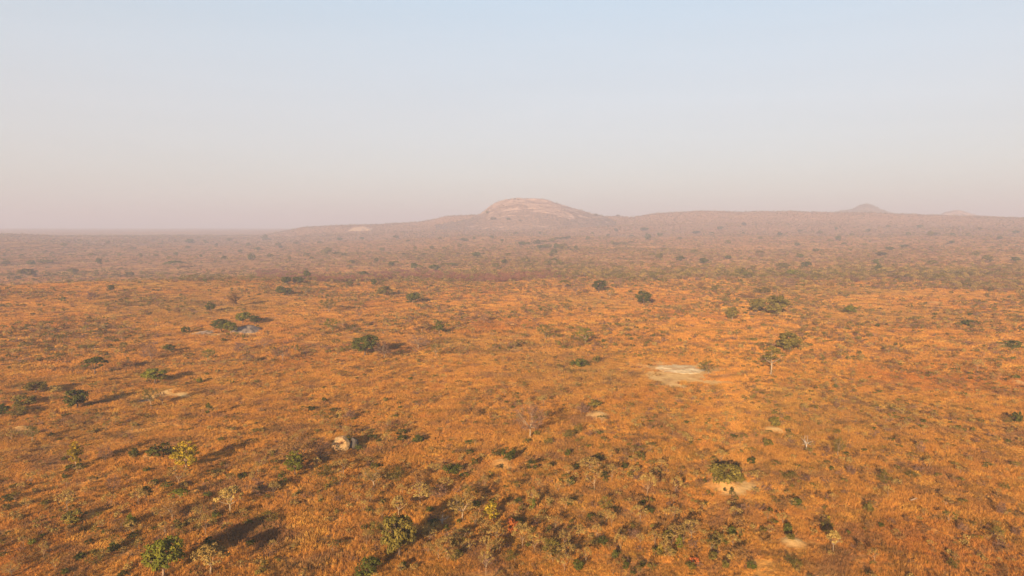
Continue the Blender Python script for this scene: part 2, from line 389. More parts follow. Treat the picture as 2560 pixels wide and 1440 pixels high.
# ------------------------------------------------------------------ hills
def hill(name, pts, r0, depth, m, label, rough=2.5, nu=150, nv=60, base_drop=14):
    """a rise whose crest follows the skyline points (photo x, y) at distance r0; falls off in front and behind"""
    pts = np.array(pts, float)
    us = np.linspace(pts[0, 0], pts[-1, 0], nu); vv = np.linspace(-1, 1, nv)
    crest = np.interp(us, pts[:, 0], pts[:, 1])
    k = np.ones(5) / 5; crest = np.convolve(np.pad(crest, 2, 'edge'), k, 'valid')
    zc = CAM_Z + r0 * (570.7 - crest) / FPX
    dx = (us - 1280) / FPX; nrm = np.sqrt(1 + dx ** 2)
    X = np.zeros((nv, nu)); Y = X.copy(); Z = X.copy()
    for i, v in enumerate(vv):
        d = depth * (0.8 + 0.2 * np.sin(np.linspace(0, math.pi, nu)))
        rr = (r0 + v * d)
        X[i] = rr * dx; Y[i] = rr * np.ones(nu)
        g = height(X[i], Y[i]) - base_drop
        s = np.clip(1 - abs(v) ** 2.0, 0, 1) ** (1.15 if v < 0 else 1.3)
        top = zc - (zc - g) * 0
        Z[i] = g + (zc - g) * s
    Z += rough * fbm(X / 45, Y / 45, 5, 4) * np.clip(1 - np.abs(vv[:, None]) * 0.6, 0, 1) + 0.5 * rough * np.abs(fbm(X / 22, Y / 60, 15, 3))
    idx = np.arange(nu * nv).reshape(nv, nu)
    f = np.stack([idx[:-1, :-1], idx[:-1, 1:], idx[1:, 1:], idx[1:, :-1]], -1).reshape(-1, 4)
    me = mesh_from(name, np.stack([X.ravel(), Y.ravel(), Z.ravel()], 1), f, [m], smooth=True)
    o = new_obj(name, me); tag(o, label, kind='structure'); return o, (X, Y, Z)
dome_pts = [(1090, 562), (1140, 556), (1175, 549), (1197, 540), (1212, 528), (1225, 517), (1240, 508), (1262, 501), (1290, 497.5),
            (1340, 498), (1365, 501), (1385, 507), (1410, 514), (1440, 525), (1470, 534), (1500, 541), (1525, 550), (1550, 562)]
h1, H1 = hill("granite_hill", dome_pts, 2650, 430, M['hill'], "bald domed granite hill rising above the hazy plain", rough=6.0, nu=220, nv=90)
h2, H2 = hill("cone_hill", [(2020, 545), (2070, 534), (2100, 528), (2124, 524), (2143, 514), (2160, 509.5), (2178, 515), (2195, 524), (2220, 532), (2260, 540), (2300, 550)],
     3500, 260, M['hill_veg'], "small pointed wooded hill on the hazy skyline", rough=2.0)
h3, H3 = hill("small_dome_hill", [(2310, 550), (2338, 540), (2358, 530), (2380, 525.5), (2400, 527.5), (2424, 535), (2452, 542), (2480, 550)],
     3450, 170, M['hill'], "low pale rock dome on the skyline beyond the cone hill", rough=1.5)

# ------------------------------------------------------------------ haze
bx = 11500; zb, zt = -60.0, 190.0
HV = np.array([[-bx, -bx, zb], [bx, -bx, zb], [bx, bx, zb], [-bx, bx, zb], [-bx, -bx, zt], [bx, -bx, zt], [bx, bx, zt], [-bx, bx, zt]], float)
HF = np.array([[0, 3, 2, 1], [4, 5, 6, 7], [0, 1, 5, 4], [1, 2, 6, 5], [2, 3, 7, 6], [3, 0, 4, 7]])
hm = mat("haze_air"); pv = N(hm, "ShaderNodeVolumePrincipled"); ho = N(hm, "ShaderNodeOutputMaterial")
pv.inputs["Color"].default_value = (0.45, 0.46, 0.565, 1); pv.inputs["Density"].default_value = 0.00036; pv.inputs["Anisotropy"].default_value = 0.0
L(hm, pv.outputs[0], ho.inputs["Volume"])
haze = new_obj("haze", mesh_from("haze", HV, HF, [hm])); tag(haze, "pale pinkish dust haze over the plain", kind='stuff')

# ------------------------------------------------------------------ plant builders
class Geo:
    def __init__(s): s.V = []; s.F = []; s.M = []; s.A = []; s.n = 0
    def add(s, V, F, mi, a):
        V = np.asarray(V, float).reshape(-1, 3); F = np.asarray(F, int)
        s.V.append(V); s.F.append(F + s.n); s.M.append(np.full(len(F), mi)); s.A.append(np.broadcast_to(np.asarray(a, float), (len(V),)).copy()); s.n += len(V)
    def tube(s, pts, rad, mi=0, sides=4, a=0.5):
        pts = np.asarray(pts, float); k = len(pts); V = []
        for i in range(k):
            t = pts[min(i + 1, k - 1)] - pts[max(i - 1, 0)]; t = t / (np.linalg.norm(t) + 1e-9)
            u = np.cross(t, [0.31, 0.95, 0.05]); u /= np.linalg.norm(u) + 1e-9; w = np.cross(t, u)
            for j in range(sides):
                an = 2 * math.pi * j / sides
                V.append(pts[i] + rad[i] * (math.cos(an) * u + math.sin(an) * w))
        F = [[i * sides + j, i * sides + (j + 1) % sides, (i + 1) * sides + (j + 1) % sides, (i + 1) * sides + j] for i in range(k - 1) for j in range(sides)]
        s.add(V, F, mi, a)
    def leaves(s, C, Nn, size, mi, a, g, asp=1.7):
        """one small folded-free leaf quad at each centre, facing roughly along Nn"""
        n = len(C)
        if not n: return
        Nn = Nn + g.normal(0, 0.55, (n, 3)); Nn /= np.linalg.norm(Nn, axis=1)[:, None] + 1e-9
        r = g.normal(0, 1, (n, 3)); U = np.cross(Nn, r); U /= np.linalg.norm(U, axis=1)[:, None] + 1e-9; W = np.cross(Nn, U)
        sz = size * g.uniform(0.65, 1.35, (n, 1))
        V = np.stack([C - U * sz * asp / 2, C - W * sz / 2, C + U * sz * asp / 2, C + W * sz / 2], 1).reshape(-1, 3)
        F = np.arange(n * 4).reshape(n, 4)
        s.add(V, F, mi, np.repeat(a, 4))
    def blades(s, B, T, w, mi, a):
        """thin blades from B to T, w wide at the middle"""
        n = len(B); D = T - B; S = np.cross(D, np.stack([np.cos(a * 40), np.sin(a * 40), np.zeros(n)], 1)); S /= np.linalg.norm(S, axis=1)[:, None] + 1e-9
        w = np.broadcast_to(np.asarray(w, float).reshape(-1, 1), (n, 1))
        V = np.stack([B - S * w * .5, B + S * w * .5, T + S * w * .2, T - S * w * .2], 1).reshape(-1, 3)
        s.add(V, np.arange(n * 4).reshape(n, 4), mi, np.repeat(a, 4))
    def mesh(s, name, mats):
        return mesh_from(name, np.vstack(s.V), np.vstack(s.F), mats, np.concatenate(s.M), attrs={"v": np.concatenate(s.A)})

def crown_points(kind, n, g):
    """clump centres inside a crown of unit size (x, y in -.5...5, z 0..1 of the full plant height)"""
    P = []
    lob = g.normal(0, 1, (5, 3)); lob /= np.linalg.norm(lob, axis=1)[:, None]
    while len(P) < n:
        p = g.uniform(-1, 1, 3); r = np.linalg.norm(p)
        if r > 1: continue
        if kind in ('round', 'bush', 'sparse'):
            if r < 0.45 and g.random() < 0.7: continue
            dirn = p / (r + 1e-9); lump = max(lob @ dirn)
            if r > 0.72 + 0.28 * lump ** 2 * (1 if lump > 0 else 0): continue
        if kind == 'round': z = 0.58 + p[2] * 0.41; q = (p[0] * .5, p[1] * .5, z)
        elif kind == 'sparse': z = 0.58 + p[2] * 0.38; q = (p[0] * .5, p[1] * .5, z)
        elif kind == 'tall': z = 0.60 + p[2] * 0.39; k = 1.0 - 0.35 * p[2]; q = (p[0] * .5 * k, p[1] * .5 * k, z)
        elif kind == 'bush': z = 0.50 + p[2] * 0.48; q = (p[0] * .5, p[1] * .5, max(0.05, z))
        elif kind == 'umbrella':
            rr = math.hypot(p[0], p[1]); q = (p[0] * .5, p[1] * .5, 0.93 - 0.32 * rr ** 2 + p[2] * 0.09)
            if p[2] < -0.6 and g.random() < .5: continue
        elif kind == 'layered':
            rr = math.hypot(p[0], p[1]); lv = g.choice([0.62, 0.78, 0.92]); sh = {0.62: 1.0, 0.78: .85, 0.92: .6}[float(lv)]
            off = {0.62: -0.12, 0.78: 0.10, 0.92: 0.02}[float(lv)]
            q = (p[0] * .42 * sh + off, p[1] * .42 * sh, lv - 0.10 * rr ** 2 + p[2] * 0.05)
        P.append(q)
    return np.array(P)

def plant(kind, seed, Wm, Hm, clumps, leaves, leaf, clump_r=0.55, leafy=True, limbs=6, trunk_r=0.16, fork=0.28, twigs=0, stems=1, lean=0.0, flat=0.55):
    """returns crown and trunk meshes of a plant Wm wide, Hm high, as (V..) Geo pairs in metres"""
    g = np.random.default_rng(seed)
    P = crown_points(kind, clumps, g) * [Wm, Wm, Hm]
    P[:, 2] = np.maximum(P[:, 2], 0.12)
    cen = np.array([0, 0, Hm * (0.55 if kind != 'umbrella' else 0.4)])
    cr = Geo(); tr = Geo()
    # limbs
    base = np.array([0, 0, -0.25]); fk = np.array([g.normal(0, 0.05) * Wm * .3 + lean * Wm, g.normal(0, .03) * Wm, fork * Hm])
    order = np.argsort(-np.linalg.norm(P - cen, axis=1)); ends = []
    for i in order:
        if all(np.linalg.norm(P[i] - e) > Wm * 0.30 for e in ends): ends.append(P[i])
        if len(ends) >= limbs: break
    if stems == 1:
        mid = base * .5 + fk * .5 + [g.normal(0, .05), g.normal(0, .05), 0]
        tr.tube([base, mid, fk], [trunk_r * 1.25, trunk_r, trunk_r * .9], sides=6)
    limb_nodes = []
    for e in ends:
        b = fk if stems == 1 else np.array([g.normal(0, .10) * Wm, g.normal(0, .10) * Wm, -0.1])
        m1 = b + (e - b) * 0.45 + [g.normal(0, .04) * Wm, g.normal(0, .04) * Wm, (0.10 if kind in ('umbrella', 'layered') else 0.03) * Hm * g.uniform(-.2, 1)]
        r0 = trunk_r * (.62 if stems == 1 else .45)
        tr.tube([b, m1, e], [r0, r0 * .6, r0 * .22], sides=4)
        limb_nodes += [b + (m1 - b) * .6, m1, m1 + (e - m1) * .5, e]
    limb_nodes = np.array(limb_nodes)
    for p in P:
        d = np.linalg.norm(limb_nodes - p, axis=1) + np.where(limb_nodes[:, 2] > p[2], 0.4, 0); q = limb_nodes[np.argmin(d)]
        if d.min() > 0.25:
            tr.tube([q, (q + p) / 2 + g.normal(0, .05, 3), p], [trunk_r * .16, trunk_r * .11, trunk_r * .05], sides=3)
    for p in P:
        out = p - cen; out = out / (np.linalg.norm(out) + 1e-9)
        shade = g.uniform(0, 1)
        if leafy and leaves:
            n = int(leaves * g.uniform(.6, 1.4)); d = g.normal(0, 1, (n, 3)); d /= np.linalg.norm(d, axis=1)[:, None]
            d = d * (g.uniform(0, 1, (n, 1)) ** .45) * clump_r * g.uniform(.7, 1.25) * [1, 1, flat]
            C = p + d; C[:, 2] = np.maximum(C[:, 2], 0.03)
            nn = out * 0.5 + d / (clump_r * flat) * 0.8 + [0, 0, .35]
            cr.leaves(C, nn, leaf, 0, np.clip(0.68 * shade + g.uniform(0, .32, n), 0, 1), g)
        if twigs:
            n = int(twigs * g.uniform(.6, 1.4)); d = g.normal(0, 1, (n, 3)) * [1, 1, .8] + out * .8 + [0, 0, .5]; d /= np.linalg.norm(d, axis=1)[:, None]
            B = p + g.normal(0, .12, (n, 3)) * clump_r; T = B + d * clump_r * g.uniform(.6, 1.4, (n, 1))
            T[:, 2] = np.maximum(T[:, 2], .05)
            cr.blades(B, T, max(0.02, leaf * .35), 0, np.clip(shade * .4 + g.uniform(0, .6, n), 0, 1))
    return cr, tr
def norm_scale(geo, Wm, Hm):
    for i in range(len(geo.V)): geo.V[i] = geo.V[i] / [Wm, Wm, Hm]

# shape library: name -> nominal size and settings (several variants each)
SHAPES = {
    'round':    dict(kind='round', Wm=7, Hm=6.5, clumps=90, leaves=42, leaf=0.24, clump_r=.75, trunk_r=.20),
    'tall':     dict(kind='tall', Wm=5.5, Hm=7.5, clumps=80, leaves=38, leaf=0.22, clump_r=.65, trunk_r=.18, fork=.25),
    'umbrella': dict(kind='umbrella', Wm=7, Hm=5.5, clumps=75, leaves=28, leaf=0.22, clump_r=.6, trunk_r=.17, fork=.35, limbs=7, flat=.45),
    'layered':  dict(kind='layered', Wm=8, Hm=8.5, clumps=60, leaves=24, leaf=0.22, clump_r=.7, trunk_r=.22, fork=.42, limbs=7, flat=.35),
    'sapling':  dict(kind='umbrella', Wm=4, Hm=4, clumps=34, leaves=11, leaf=0.15, clump_r=.42, trunk_r=.06, fork=.30, limbs=6, twigs=6, flat=.4),
    'sparse':   dict(kind='sparse', Wm=5.5, Hm=5.5, clumps=60, leaves=9, leaf=0.16, clump_r=.5, trunk_r=.13, fork=.28, limbs=8, twigs=10),
    'bare':     dict(kind='sparse', Wm=6, Hm=5.5, clumps=60, leaves=0, leaf=0.10, clump_r=.75, trunk_r=.13, fork=.30, limbs=8, twigs=18),
    'dead':     dict(kind='tall', Wm=4, Hm=5, clumps=30, leaves=0, leaf=0.12, clump_r=.7, trunk_r=.17, fork=.35, limbs=9, twigs=2),
    'bush':     dict(kind='bush', Wm=3.2, Hm=2.0, clumps=42, leaves=22, leaf=0.16, clump_r=.40, trunk_r=.07, stems=4, limbs=6),
    'brush':    dict(kind='bush', Wm=3.4, Hm=2.4, clumps=40, leaves=8, leaf=0.13, clump_r=.5, trunk_r=.06, stems=4, limbs=8, twigs=11),
    'column':   dict(kind='tall', Wm=1.4, Hm=2.8, clumps=22, leaves=22, leaf=0.13, clump_r=.33, trunk_r=.05, stems=3, limbs=4),
}
NVAR = {'round': 3, 'umbrella': 2, 'layered': 1, 'sapling': 4, 'sparse': 3, 'bare': 4, 'dead': 1, 'bush': 4, 'brush': 4, 'column': 2, 'tall': 2}
geos = {}
for k, s in SHAPES.items():
    for v in range(NVAR[k]):
        cr, tr = plant(seed=hash_seed if False else (sum(map(ord, k)) * 13 + v * 101), **s)
        for q in (cr, tr):
            if q.V: norm_scale(q, s['Wm'], s['Hm'])
        geos[k, v] = (cr, tr)
cache = {}
def part_mesh(shape, var, part, matname):
    key = (shape, var, part, matname)
    if key not in cache:
        g = geos[shape, var][0 if part == 'crown' else 1]
        cache[key] = g.mesh(shape + "_" + part, [M[matname]]) if g.V else None
    return cache[key]

# ------------------------------------------------------------------ the trees and shrubs one can tell apart
# photo x, photo y of the foot, width px, height px, shape, leaf colour, bark
T_ = """
80 1105 32 44 sparse olive pale|190 1169 32 62 tall yellow pale|263 1157 34 44 bare purple dark|334 1149 24 27 round dark mid|405 1141 62 27 bush dark mid
465 1176 58 68 tall yellow mid|165 1118 24 20 bare brown dark|186 1174 40 12 bush dark mid|163 1196 14 12 bush dark mid|17 1253 32 15 bush dark mid
113 1263 24 14 bush olive mid|167 1277 48 46 sapling pale mid|183 1306 55 30 bush olive mid|285 1233 30 44 bare purple dark|347 1266 40 42 sapling pale mid
366 1258 28 38 umbrella olive dark|385 1212 22 13 bush dark mid|418 1216 36 11 bush dark mid|447 1213 58 42 sapling pale mid|448 1250 44 24 umbrella green mid
430 1302 46 52 bare brown pale|518 1243 22 14 bush dark mid|575 1284 62 60 umbrella pale pale|543 1294 28 16 bush dark mid|475 1307 30 12 bush pale mid
515 1339 40 46 sapling pale mid|571 1351 28 42 sapling pale mid|325 1318 28 36 bush green mid|300 1332 42 32 bare brown mid|265 1333 20 11 bush dark mid
172 1346 14 22 brush brown mid|83 1361 20 13 bush green mid|283 1380 30 26 bush dark mid|220 1361 20 12 bush dark mid|522 1376 28 33 column dark mid
625 1367 22 17 bush dark mid|408 1447 92 92 round green mid|525 1440 80 66 umbrella pale mid|238 1410 40 30 brush olive mid|58 1411 40 26 brush brown mid
30 1442 40 34 bare pale mid|305 1440 24 14 bush dark mid|45 1302 26 14 bush pale mid|737 1189 42 58 tall green dark|745 1172 104 68 sparse brown dark
800 1148 56 50 bare purple dark|852 1148 56 20 brush brown mid|872 1099 34 10 bush dark mid|806 1194 46 30 brush olive mid|834 1217 26 22 brush olive mid
858 1192 60 36 sapling pale mid|936 1220 62 56 sparse pale pale|918 1163 20 20 sapling pale mid|1049 1264 60 50 sapling pale mid|1112 1226 40 30 sapling pale mid
997 1292 36 46 umbrella pale pale|1156 1300 66 66 sparse pale pale|1106 1312 34 26 dead pale dead|1116 1331 14 18 column dark mid|1075 1280 22 14 bush dark mid
998 1396 88 102 round olive dark|915 1437 64 40 bush dark mid|1147 1308 14 11 bush dark mid|1240 1357 40 42 umbrella pale mid|1157 1349 46 24 sapling pale mid
1118 1391 52 46 sapling pale mid|1215 1437 34 56 sapling pale pale|1232 1303 36 46 column yellow mid|1240 1141 26 22 bush olive mid|1270 1149 38 34 bush dark mid
1250 1171 18 9 bush dark mid|1330 1179 24 30 column dark mid|988 1203 46 34 brush olive mid|1050 1203 44 30 brush brown mid|1128 1183 48 26 bush dark mid
1160 1194 26 14 bush dark mid|683 1241 32 32 sapling pale pale|706 1217 20 36 column dark mid|655 1237 42 30 brush purple mid|1005 1101 28 14 bush dark mid
1045 1107 30 22 bush dark mid|932 1098 26 14 bush dark mid|947 1107 18 12 bush dark mid|1172 1112 22 12 bush dark mid|737 1263 28 16 bush pale mid
672 1303 52 20 brush olive mid|1325 1096 74 78 bare purple pale|1476 1178 56 30 umbrella pale mid|1485 1229 46 56 sapling pale pale|1530 1207 26 42 sapling pale mid
1420 1190 28 26 sapling pale mid|1618 1240 44 50 sapling pale mid|1500 1151 26 16 bush olive mid|1816 1204 82 46 bush olive mid|1843 1208 30 22 bush olive mid
1762 1210 9 13 column dark mid|1812 1229 9 10 column dark mid|1829 1232 10 14 column dark mid|1803 1162 36 34 sapling pale mid|1690 1237 28 40 sapling pale mid
1331 1277 18 30 column green mid|1305 1368 48 50 sapling pale mid|1337 1382 38 40 sapling pale mid|1284 1332 30 34 bush rust mid|1382 1387 46 40 brush olive mid
1418 1402 46 36 sapling pale mid|1382 1407 46 22 sapling pale mid|1466 1412 24 38 sapling pale mid|1445 1424 28 28 bush dark mid|1600 1303 42 34 sapling pale mid
1605 1267 17 17 bush dark mid|1729 1348 42 44 sapling pale pale|1690 1353 42 38 sapling pale mid|1700 1376 18 34 column green mid|1735 1411 28 18 bush red mid
1830 1338 24 24 bush dark mid|1851 1343 18 22 sapling pale mid|1653 1384 14 22 column yellow mid|1555 1347 20 24 sapling pale mid|1600 1363 22 26 sapling pale mid
1780 1397 26 18 bush olive mid|1785 1373 30 22 sapling pale mid|1563 1422 18 18 bush dark mid|1607 1417 15 14 bush dark mid|1533 1440 10 20 dead brown dark
2015 1124 32 40 dead pale dead|2095 1139 32 44 bare olive mid|2128 1187 20 24 brush purple mid|1990 1266 24 22 bush dark mid|2002 1279 24 14 sapling pale mid
1970 1242 16 15 sapling pale mid|1928 1242 16 15 sapling pale mid|1970 1332 22 26 bush dark mid|1975 1348 24 14 bush olive mid|2068 1332 28 32 brush olive mid
2083 1382 34 48 umbrella pale pale|2173 1280 26 26 bush olive mid|2120 1336 11 11 bush dark mid|2172 1322 26 20 brush brown mid|2205 1320 18 12 bush dark mid
2072 1299 9 10 bush yellow mid|2210 1207 32 24 brush olive mid|2540 1340 24 24 brush purple mid|2500 1286 22 30 brush purple mid|2450 1351 14 12 bush yellow mid
2303 1132 18 26 brush purple mid
237 938 55 42 umbrella dark dark|388 958 56 36 round green dark|194 1024 54 50 round dark dark|1 1040 40 30 round dark dark|378 1019 38 54 sparse olive pale
407 1011 34 30 bare purple mid|521 1044 17 34 column dark mid|498 957 16 15 bush green mid|278 730 16 18 round dark mid|158 758 12 17 column dark mid
585 768 27 38 tall brown dark|528 779 24 22 round dark mid|607 809 36 28 round green dark|636 811 30 24 round dark dark|553 829 42 33 round dark dark
577 833 32 27 round green mid|465 833 20 18 bush dark mid|831 833 40 38 sparse green mid|424 881 28 20 round dark mid|376 902 42 38 bare purple mid
520 901 30 28 sparse green mid|707 902 36 38 bare purple mid|437 670 48 17 umbrella dark mid|183 684 24 14 round olive mid|68 694 38 22 round olive mid
45 699 16 10 bush dark mid|700 738 26 24 round dark dark|718 738 22 20 round dark dark|715 712 24 20 round dark mid|745 710 30 18 round dark mid
768 700 20 24 round dark mid|765 736 30 20 sparse olive mid|822 780 40 34 sparse olive mid|320 692 24 13 bush olive mid|88 983 52 30 round olive mid
140 980 36 17 bush pale mid|62 1012 58 24 bush olive mid|48 1040 46 24 brush olive mid|230 752 28 20 brush purple mid|310 747 24 14 brush brown mid
219 703 42 12 brush purple mid|912 890 66 50 round dark dark|886 872 26 28 sparse olive mid|962 897 50 44 bare purple pale|1046 872 64 34 bare purple mid
1055 830 50 34 sparse brown mid|1098 836 24 33 tall dark mid|1090 892 30 34 bare olive pale|1032 759 35 27 round dark mid|960 740 37 26 round olive mid
1000 722 32 12 brush brown mid|873 717 18 14 round olive mid|935 714 16 17 round dark mid|908 694 25 17 round dark mid|1087 679 28 17 round dark mid
1497 730 33 31 round dark dark|1410 721 28 20 umbrella olive mid|1442 737 34 38 bare purple mid|1525 744 26 24 bare olive pale|1610 763 38 35 round dark dark
1363 847 40 35 sparse olive mid|1463 860 44 40 sparse green mid|1452 919 46 20 bush dark mid|1492 907 20 17 bush olive mid|1210 807 22 22 bare purple mid
1769 936 46 36 sparse olive mid|1460 1034 30 24 brush purple mid|1485 1020 38 20 bush olive mid|1831 800 34 34 round olive mid|1892 783 38 36 round olive dark
1941 790 54 50 round olive dark|1975 880 60 48 round olive dark|1927 938 66 70 layered olive pale|2128 786 28 22 round green mid|2108 784 18 16 bare olive dark
2427 813 42 14 bush dark mid|2526 868 50 17 bush dark mid|2225 627 20 11 round dark mid|1850 692 30 22 round olive mid|1870 694 22 14 round green mid
1960 672 28 16 round olive mid|1980 692 28 18 round green mid|2015 670 24 16 round dark mid|2195 684 16 26 tall dark mid|2218 686 40 17 umbrella pale mid
2265 703 14 12 bush purple mid|1936 1066 30 26 bush olive mid|1918 1114 27 18 bush olive mid|1757 724 26 20 brush brown mid|1785 732 16 19 round olive mid
1870 747 30 16 brush brown mid|1965 718 46 22 brush purple mid|2135 707 30 18 brush purple mid|2540 949 18 13 bush dark mid|2541 1056 24 28 bush dark mid
2517 952 14 9 bush dark mid|1905 735 40 16 brush olive mid|1690 715 30 14 brush brown mid|900 795 14 24 bare purple pale|1545 715 22 16 brush purple mid
476 800 10 22 bare pale pale|1127 877 10 18 bare pale pale|620 905 30 18 brush purple mid|660 870 44 22 bare purple mid|600 880 36 22 brush purple mid
"""
F_ = """
630 652 17 17|675 645 14 10|561 658 16 15|247 663 13 14|113 660 38 11|77 663 20 12|17 663 20 10|475 611 20 12|660 600 22 13|572 604 14 9|470 624 12 8|498 600 10 8
513 608 10 8|160 620 12 10|230 646 18 10|600 632 10 8|645 627 16 8|695 617 14 9|702 622 10 8|815 637 27 14|842 638 22 8|765 642 12 9|502 645 9 9|390 643 12 8
1190 645 22 12|1310 617 32 11|1350 612 40 11|1395 606 48 10|1360 622 34 10|1405 622 40 12|1385 637 18 14|1375 642 14 10|1100 606 9 12|1160 605 22 9|955 630 12 10|1080 626 12 12|1038 626 10 8
1315 657 24 13|1385 662 44 12|1440 626 10 10|1560 614 48 7|1620 600 14 14|2075 611 14 12|2095 603 14 11|2110 617 12 10|1992 617 12 11|2160 616 12 8|1858 590 9 9
1820 610 14 10|2325 594 14 14|2382 590 12 9|2335 590 22 9|1530 612 10 10|1470 600 12 8|1185 600 9 8|1145 641 10 9|985 667 26 12|1125 665 34 9|1040 675 26 14|1240 671 18 11
1260 661 14 10|1340 662 16 9|1640 650 26 14|1660 628 14 8|1735 635 18 10|1700 655 20 12|2000 645 24 12|2190 660 22 12|2330 665 24 12|2440 640 18 12|2470 655 24 16
2540 655 22 13|2205 641 24 10|2040 630 16 9|2260 620 18 9|1760 660 24 13|1820 650 18 10|1900 640 20 10|1230 597 10 8|1255 605 9 7|1010 640 10 8|940 655 12 9|880 660 14 9
860 640 12 9|780 655 12 10|725 650 10 9|550 640 12 8|440 640 10 8|420 650 11 8|350 642 12 8|300 640 12 8|55 645 10 8|130 640 10 8|200 605 12 6|270 610 10 7|330 625 12 7|400 615 14 7
540 615 9 7|590 610 10 7|620 615 9 7|740 612 14 8|800 610 14 7|850 602 16 7|905 600 12 7|990 598 14 8|1020 610 10 8|1060 640 12 8|1110 625 12 8|1150 620 14 8|1210 625 9 7
1270 640 16 9|1290 590 12 8|1350 585 8 6|1420 598 14 8|1480 590 10 8|1520 590 10 7|1540 580 10 8|1580 595 10 7|1610 578 20 9|1650 590 14 8|1700 600 12 7|1740 585 16 8|1780 590 12 8
1800 575 14 7|1860 565 12 7|1900 600 12 8|1950 590 14 8|2000 580 12 7|2050 585 14 8|2090 575 10 7|2130 590 12 7|2170 580 14 8|2220 570 14 7|2270 590 12 8|2300 570 14 8|2380 610 12 8
2420 590 14 8|2450 575 12 7|2500 600 14 9|2540 585 14 9|1287 499 6 3|1297 500 5 3|1217 534 8 8|1490 541 9 6|1545 542 9 5|1232 551 16 8|1270 552 12 6|1300 553 10 5
"""
TREES = []
for row in T_.strip().replace("\n", "|").split("|"):
    a = row.split(); TREES.append([float(a[0]), float(a[1]), float(a[2]), float(a[3]), a[4], a[5], a[6]])
g9 = np.random.default_rng(99)
for row in F_.strip().replace("\n", "|").split("|"):
    a = row.split(); k = max(1, round(float(a[2]) / 17))
    for i in range(k):
        TREES.append([float(a[0]) + (i - (k - 1) / 2) * float(a[2]) / k + (g9.normal(0, 1.5) if k > 1 else 0), float(a[1]) + (g9.normal(0, 1.5) if k > 1 else 0), float(a[2]) / k * (1.25 if k > 1 else 1) * g9.uniform(.9, 1.1),
                      float(a[3]) * g9.uniform(.85, 1.1), 'far', 'dark' if g9.random() < .55 else 'olive', 'mid'])
# smaller neighbours of the same kinds, filling the bush in the lower middle of the view
g5 = np.random.default_rng(55)
def taken(x, y, tol):
    return any(abs(x - t[0]) < tol and abs(y - t[1]) < tol * .7 for t in TREES)
def sprinkle(n, x0, x1, y0, y1, wr, hr, shape, cols, tol=16):
    k = 0; t = 0
    while k < n and t < n * 40:
        t += 1
        x = g5.uniform(x0, x1); y = g5.uniform(y0, y1)
        if taken(x, y, tol) or any(abs(x - a) < h + 12 and abs(y - b) < h * .8 for a, b, h, _ in mound_px): continue
        s = 0.35 + 0.65 * (y - 600) / 840
        TREES.append([x, y, g5.uniform(*wr) * s, g5.uniform(*hr) * s, shape, str(g5.choice(cols)), 'mid']); k += 1
sprinkle(46, 880, 1960, 1170, 1436, (24, 44), (24, 42), 'sapling', ['pale'])
sprinkle(36, 880, 1960, 1080, 1436, (18, 34), (14, 24), 'bush', ['dark', 'dark', 'olive'])
sprinkle(10, 40, 700, 1160, 1436, (24, 40), (24, 42), 'sapling', ['pale'])
sprinkle(22, 20, 860, 1000, 1436, (16, 34), (11, 20), 'bush', ['dark', 'olive', 'dark'])
sprinkle(22, 1960, 2550, 1000, 1436, (16, 34), (14, 24), 'brush', ['purple', 'brown', 'olive'])
sprinkle(24, 860, 2000, 1020, 1436, (30, 50), (22, 34), 'brush', ['purple', 'brown', 'olive'])

KIND = {'round': 'tree', 'tall': 'tree', 'umbrella': 'tree', 'layered': 'tree', 'sapling': 'sapling', 'sparse': 'tree', 'bare': 'bare_tree', 'dead': 'dead_tree',
        'bush': 'shrub', 'brush': 'shrub', 'column': 'shrub', 'far': 'tree'}
CAT = {'tree': 'tree', 'sapling': 'sapling', 'bare_tree': 'tree', 'dead_tree': 'dead tree', 'shrub': 'shrub'}
SHAPE_W = {'round': 'round-crowned', 'tall': 'upright leafy', 'umbrella': 'flat-crowned', 'layered': 'spreading layered', 'sapling': 'thin-stemmed', 'sparse': 'open-crowned',
           'bare': 'leafless twiggy', 'dead': 'dead branching', 'bush': 'leafy', 'brush': 'twiggy', 'column': 'narrow upright', 'far': 'hazy'}
COL_W = {'dark': 'dark green', 'green': 'fresh green', 'yellow': 'bright yellow', 'olive': 'olive', 'pale': 'pale dry', 'brown': 'brown', 'purple': 'purplish brown', 'rust': 'rust brown', 'red': 'orange red'}
NOUN = {'tree': 'tree', 'sapling': 'sapling', 'bare_tree': 'tree', 'dead_tree': 'tree', 'shrub': 'shrub'}
LM = [("the pale boulder", 850, 1112), ("the round olive tree on a dark trunk", 995, 1340), ("the big green tree at the bottom edge", 408, 1400), ("the bright yellow tree", 462, 1142),
      ("the flat pale rock slab", 1695, 922), ("the grey rock dome", 618, 823), ("the white dead tree", 2015, 1105), ("the spreading pale-trunked tree", 1925, 905),
      ("the bush-topped sandy mound", 1812, 1195), ("the orange red shrub", 1735, 1402), ("the dark umbrella tree", 237, 918), ("the domed granite hill", 1330, 530),
      ("the pointed skyline hill", 2160, 522), ("the fallen grey log", 2285, 1257), ("the dark tree pair near the grass edge", 1925, 765), ("the sandy rise at the right edge", 2520, 869),
      ("the leafless tree with a pale trunk", 1325, 1060), ("the small sandy patch low on the right", 1985, 1362), ("the dark tree clump before the thicket", 735, 715), ("the long purple thicket", 1050, 690)]
